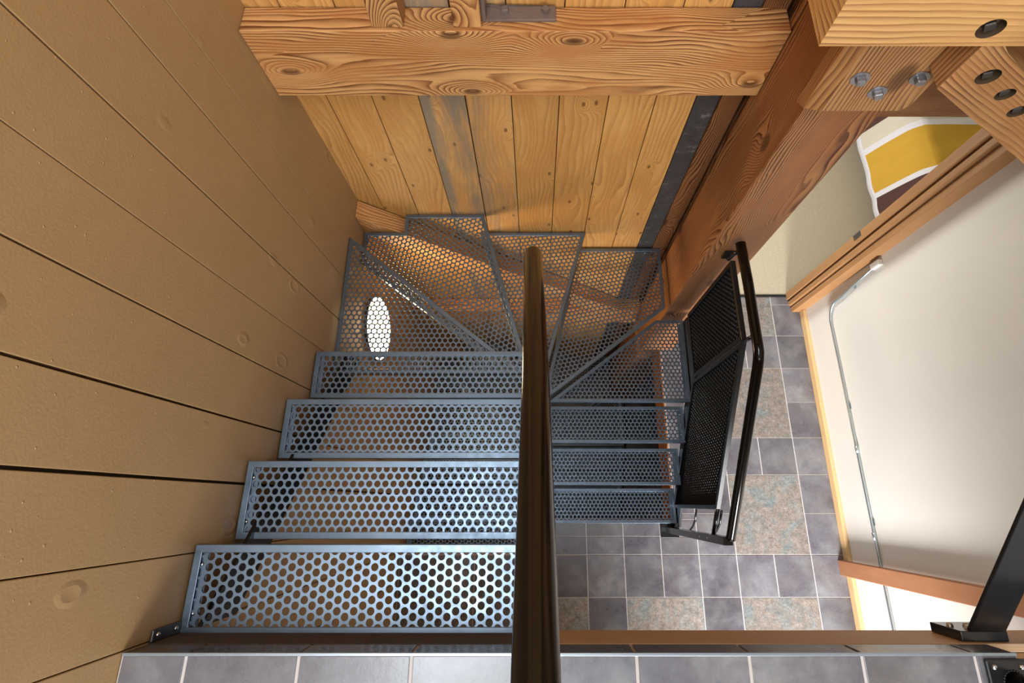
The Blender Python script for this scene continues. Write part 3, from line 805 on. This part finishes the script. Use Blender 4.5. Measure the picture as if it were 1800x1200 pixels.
# added walls that darken the lower storeys, and a slab shading the right wall
mb = MB(); mb.bx(-0.93, 2.03, -2.50, -2.42, -2.76, HL - 0.30)  # unseen wall added to block outside light below the landing
tag(mb.build('wall_added_front', M['cream']), 'unseen cream wall added across the hall end to keep light out', 'wall', kind='structure')
mb = MB(); mb.bx(2.03, 2.08, -2.50, 1.40, -2.76, -0.0); mb.bx(0.965, 2.03, 1.42, 1.47, -2.76, -0.03)  # unseen walls added so the space under the stairs stays dark
tag(mb.build('wall_added_basement', M['cream']), 'unseen walls added to keep the lowest storey dark', 'wall', kind='structure')
mb = MB(); mb.bx(1.60, 1.925, -0.25, 1.295, 2.66, 2.92, long=1)  # out-of-view slab added to keep skylight off the upper right wall
tag(mb.build('ceiling', M['trim']), 'unseen floor edge added over the hall to shade the white wall', 'ceiling', kind='structure')
mb = MB(); mb.bx(-0.8535, 1.925, -2.42, -1.25, HL - 0.30, HL - 0.0)
tag(mb.build('floor', M['slate']), 'landing floor further back', 'floor', kind='structure')
# wood lining of the stair opening in the lower floor
mb = MB(); mb.bx(0.869, 0.8795, -0.09, 0.998, -0.28, -0.001, long=1, tone=.4)
tag(mb.build('trim_4', M['post']), 'wood lining on the edge of the stair opening', 'trim', kind='structure')

# ---------------------------------------------------------------- black steel at the landing's right end
t = empty('steel_guard_post', (0.97, -0.27, HL))
def child(mb, name, mat, parent, bevel=0.0):
    o = mb.build(name, mat, None, bevel=bevel); o.parent = parent; o.matrix_parent_inverse = Matrix.Translation(-parent.location); return o
mb = MB()
a = Vector((1.011, -0.262, 2.595)); b = Vector((1.011, 0.62, 3.530))
u = (b - a).normalized(); w = Vector((0, -u.z, u.y))
mb.box((a + b) / 2, ((b - a).length, 0.082, 0.010), axes=(u, (1, 0, 0), w))
mb.box((a + b) / 2 - w * 0.035 + Vector((0.038, 0, 0)), ((b - a).length, 0.008, 0.07), axes=(u, (1, 0, 0), w))
child(mb, 'channel', M['black'], t, 0.002)
mb = MB(); mb.bx(0.950, 1.055, -0.2825, -0.262, 2.485, 2.60); child(mb, 'foot_plate', M['black'], t, 0.002)
for (x, z) in ((0.965, 2.54), (0.985, 2.575), (1.0, 2.545)): one_bolt(t, (x, -0.262, z), (0, 1, 0), 0.008, 0.008)
tag(t, 'wide black steel channel rising from the landing edge at the far right', 'steel post')
t = empty('pipe_post', (0.965, -0.33, HL))
mb = MB(); mb.bx(0.918, 1.005, -0.385, -0.292, HL, HL + 0.008); child(mb, 'base_plate', M['black'], t, 0.004)
mb = MB(); mb.tube([(0.968, -0.335, HL + 0.008), (0.968, -0.335, HL + 0.95)], 0.021, 28); child(mb, 'pipe', M['rail'], t)
for (x, y) in ((0.934, -0.306), (0.989, -0.306), (0.934, -0.370), (0.989, -0.370)): one_bolt(t, (x, y, HL + 0.008), (0, 0, 1), 0.0055, 0.004, 'screw')
mb = MB()
for i in range(26):
    a_ = 2 * math.pi * i / 26; bolt_head(mb, (0.968 + math.cos(a_) * 0.0225, -0.335 + math.sin(a_) * 0.0225, HL + 0.008), (0, 0, 1), 0.0028, 0.003, dome=True)
child(mb, 'weld_bead', M['black'], t)
tag(t, 'black pipe post welded to a screwed base plate on the landing', 'pipe post')
# wooden upright by the white wall
mb = MB(); mb.box((1.888, -0.362, 1.15), (0.038, 0.083, 2.30), long=2, tone=.45)
tag(mb.build('wooden_upright', M['plank'], None, bevel=0.003), 'reddish wooden upright standing against the white wall beside the conduit', 'upright')

# ---------------------------------------------------------------- conduit
t = empty('metal_conduit', (1.92, 0.4, 0.39))
mb = MB(); X = 1.918
pts = [(X, -1.2, 0.425)]
for k in range(9): pts.append((X, -1.1 + k * 0.235, 0.42 - 0.002 * k))
for k in range(1, 9):
    a_ = k / 8 * math.pi / 2; pts.append((X, 1.07 + math.sin(a_) * 0.125 - 0.0, 0.395 + (1 - math.cos(a_)) * 0.125))
pts += [(X, 1.197, 0.60), (X, 1.222, 0.82), (X, 1.238, 1.0)]
mb.tube(pts, 0.0085, 16); child(mb, 'pipe', M['galv'], t)
for y in (0.30, -0.17):
    mb = MB(); mb.tube([(X, y - 0.02, 0.409), (X, y + 0.02, 0.409)], 0.0115, 14); child(mb, 'coupling', M['galv'], t)
mb = MB(); mb.bx(1.902, 1.9290, 1.222, 1.254, 0.985, 1.075); child(mb, 'junction_box', M['white'], t, 0.003)
for (y, z) in ((1.212, 0.75), (0.55, 0.405), (-0.10, 0.41)):
    mb = MB(); mb.box((1.9275, y, z), (0.003, 0.028 if z < .5 else 0.034, 0.034 if z < .5 else .022)); child(mb, 'strap', M['galv'], t)
tag(t, 'galvanised conduit bending up the white wall', 'conduit')

# ---------------------------------------------------------------- round wall lamp under the stairs
t = empty('wall_lamp', (-0.855, 0.865, 1.04))
mb = MB(); R_ = 0.235; c = Vector((-0.8545, 0.865, 1.04)); KY = 0.68
rings = [(R_, 0.0), (R_, 0.02)]
mb.tube([c, c + Vector((0.014, 0, 0))], R_ + 0.008, 48, smooth=False); mb.v = [(p[0], c.y + (p[1] - c.y) * KY, p[2]) for p in mb.v]; child(mb, 'housing', M['iron'], t)
mb = MB(); vs = []; fs = []; seg = 48; prof = [(1.0, 0.014), (0.96, 0.020), (0.85, 0.025), (0.65, 0.029), (0.35, 0.032), (0.05, 0.033)]
for (k, h) in prof:
    for i in range(seg):
        a_ = 2 * math.pi * i / seg; vs.append(c + Vector((h, math.cos(a_) * R_ * k * KY, math.sin(a_) * R_ * k)))
for q in range(len(prof) - 1):
    for i in range(seg):
        j = (i + 1) % seg; fs.append((q * seg + i, q * seg + j, (q + 1) * seg + j, (q + 1) * seg + i))
fs.append(tuple((len(prof) - 1) * seg + i for i in range(seg)))
mb.faces(vs, fs, smooth=True); child(mb, 'diffuser', M['lamp'], t)
tag(t, 'oval glowing wall lamp on the tan wall under the winder treads', 'lamp')

# ---------------------------------------------------------------- bed
t = empty('bed', (3.4, 2.6, 0))
mb = MB(); mb.bx(2.76, 4.4, 1.62, 3.5, 0.12, 0.50); child(mb, 'mattress', M['whitecloth'], t, 0.03)
mb = MB(); mb.bx(2.74, 4.45, 1.58, 3.55, 0.0, 0.14); child(mb, 'bed_frame', M['browncloth'], t, 0.01)
# comforter: stripes along x, draped over the left side
strp = [(1.56, 2.105, 'browncloth'), (2.105, 2.145, 'whitecloth'), (2.145, 2.475, 'yellow'), (2.475, 2.525, 'whitecloth'), (2.525, 2.665, 'creamcloth'), (2.665, 3.56, 'browncloth')]
mats = ['browncloth', 'whitecloth', 'yellow', 'creamcloth']
def prof_pt(s, y):
    # s: distance across from the right edge; returns x,z
    wv = 0.0025 * math.sin(y * 23 + 1.1 * math.sin(y * 9))
    if s < 1.60: return (4.36 - s, 0.600 + 0.006 * math.sin(y * 31 + s * 9) * (1 if s > 1.2 else .4))
    k = (s - 1.60) / 0.50
    k = min(k, 1)
    bend = min(k / 0.18, 1)
    x = 2.76 - 0.06 * bend * bend * 0.5 - 0.20 * k - wv * 2.2 * k
    z = 0.600 - 0.45 * (k ** 1.25)
    return (x, z)
ss = [0, .4, .8, 1.1, 1.3, 1.45, 1.55, 1.60, 1.625, 1.65, 1.68, 1.72, 1.78, 1.85, 1.92, 2.0, 2.065, 2.10]
mb = MB()
for (a_, b_, mt) in strp:
    n = max(2, int((b_ - a_) / 0.02)); ys = [a_ + (b_ - a_) * i / n for i in range(n + 1)]
    for i in range(n):
        for j in range(len(ss) - 1):
            q = []
            for (yy, s_) in ((ys[i], ss[j]), (ys[i + 1], ss[j]), (ys[i + 1], ss[j + 1]), (ys[i], ss[j + 1])):
                x, z = prof_pt(s_, yy); q.append((x, yy, z))
            mb.face(q, 1 if j == len(ss) - 2 else mats.index(mt), smooth=True)
co = child(mb, 'comforter', [M[k] for k in mats], t)
so = co.modifiers.new('solid', 'SOLIDIFY'); so.thickness = 0.012; so.offset = -1
tag(t, 'bed with a mustard, white and brown striped comforter in the bedroom', 'bed')
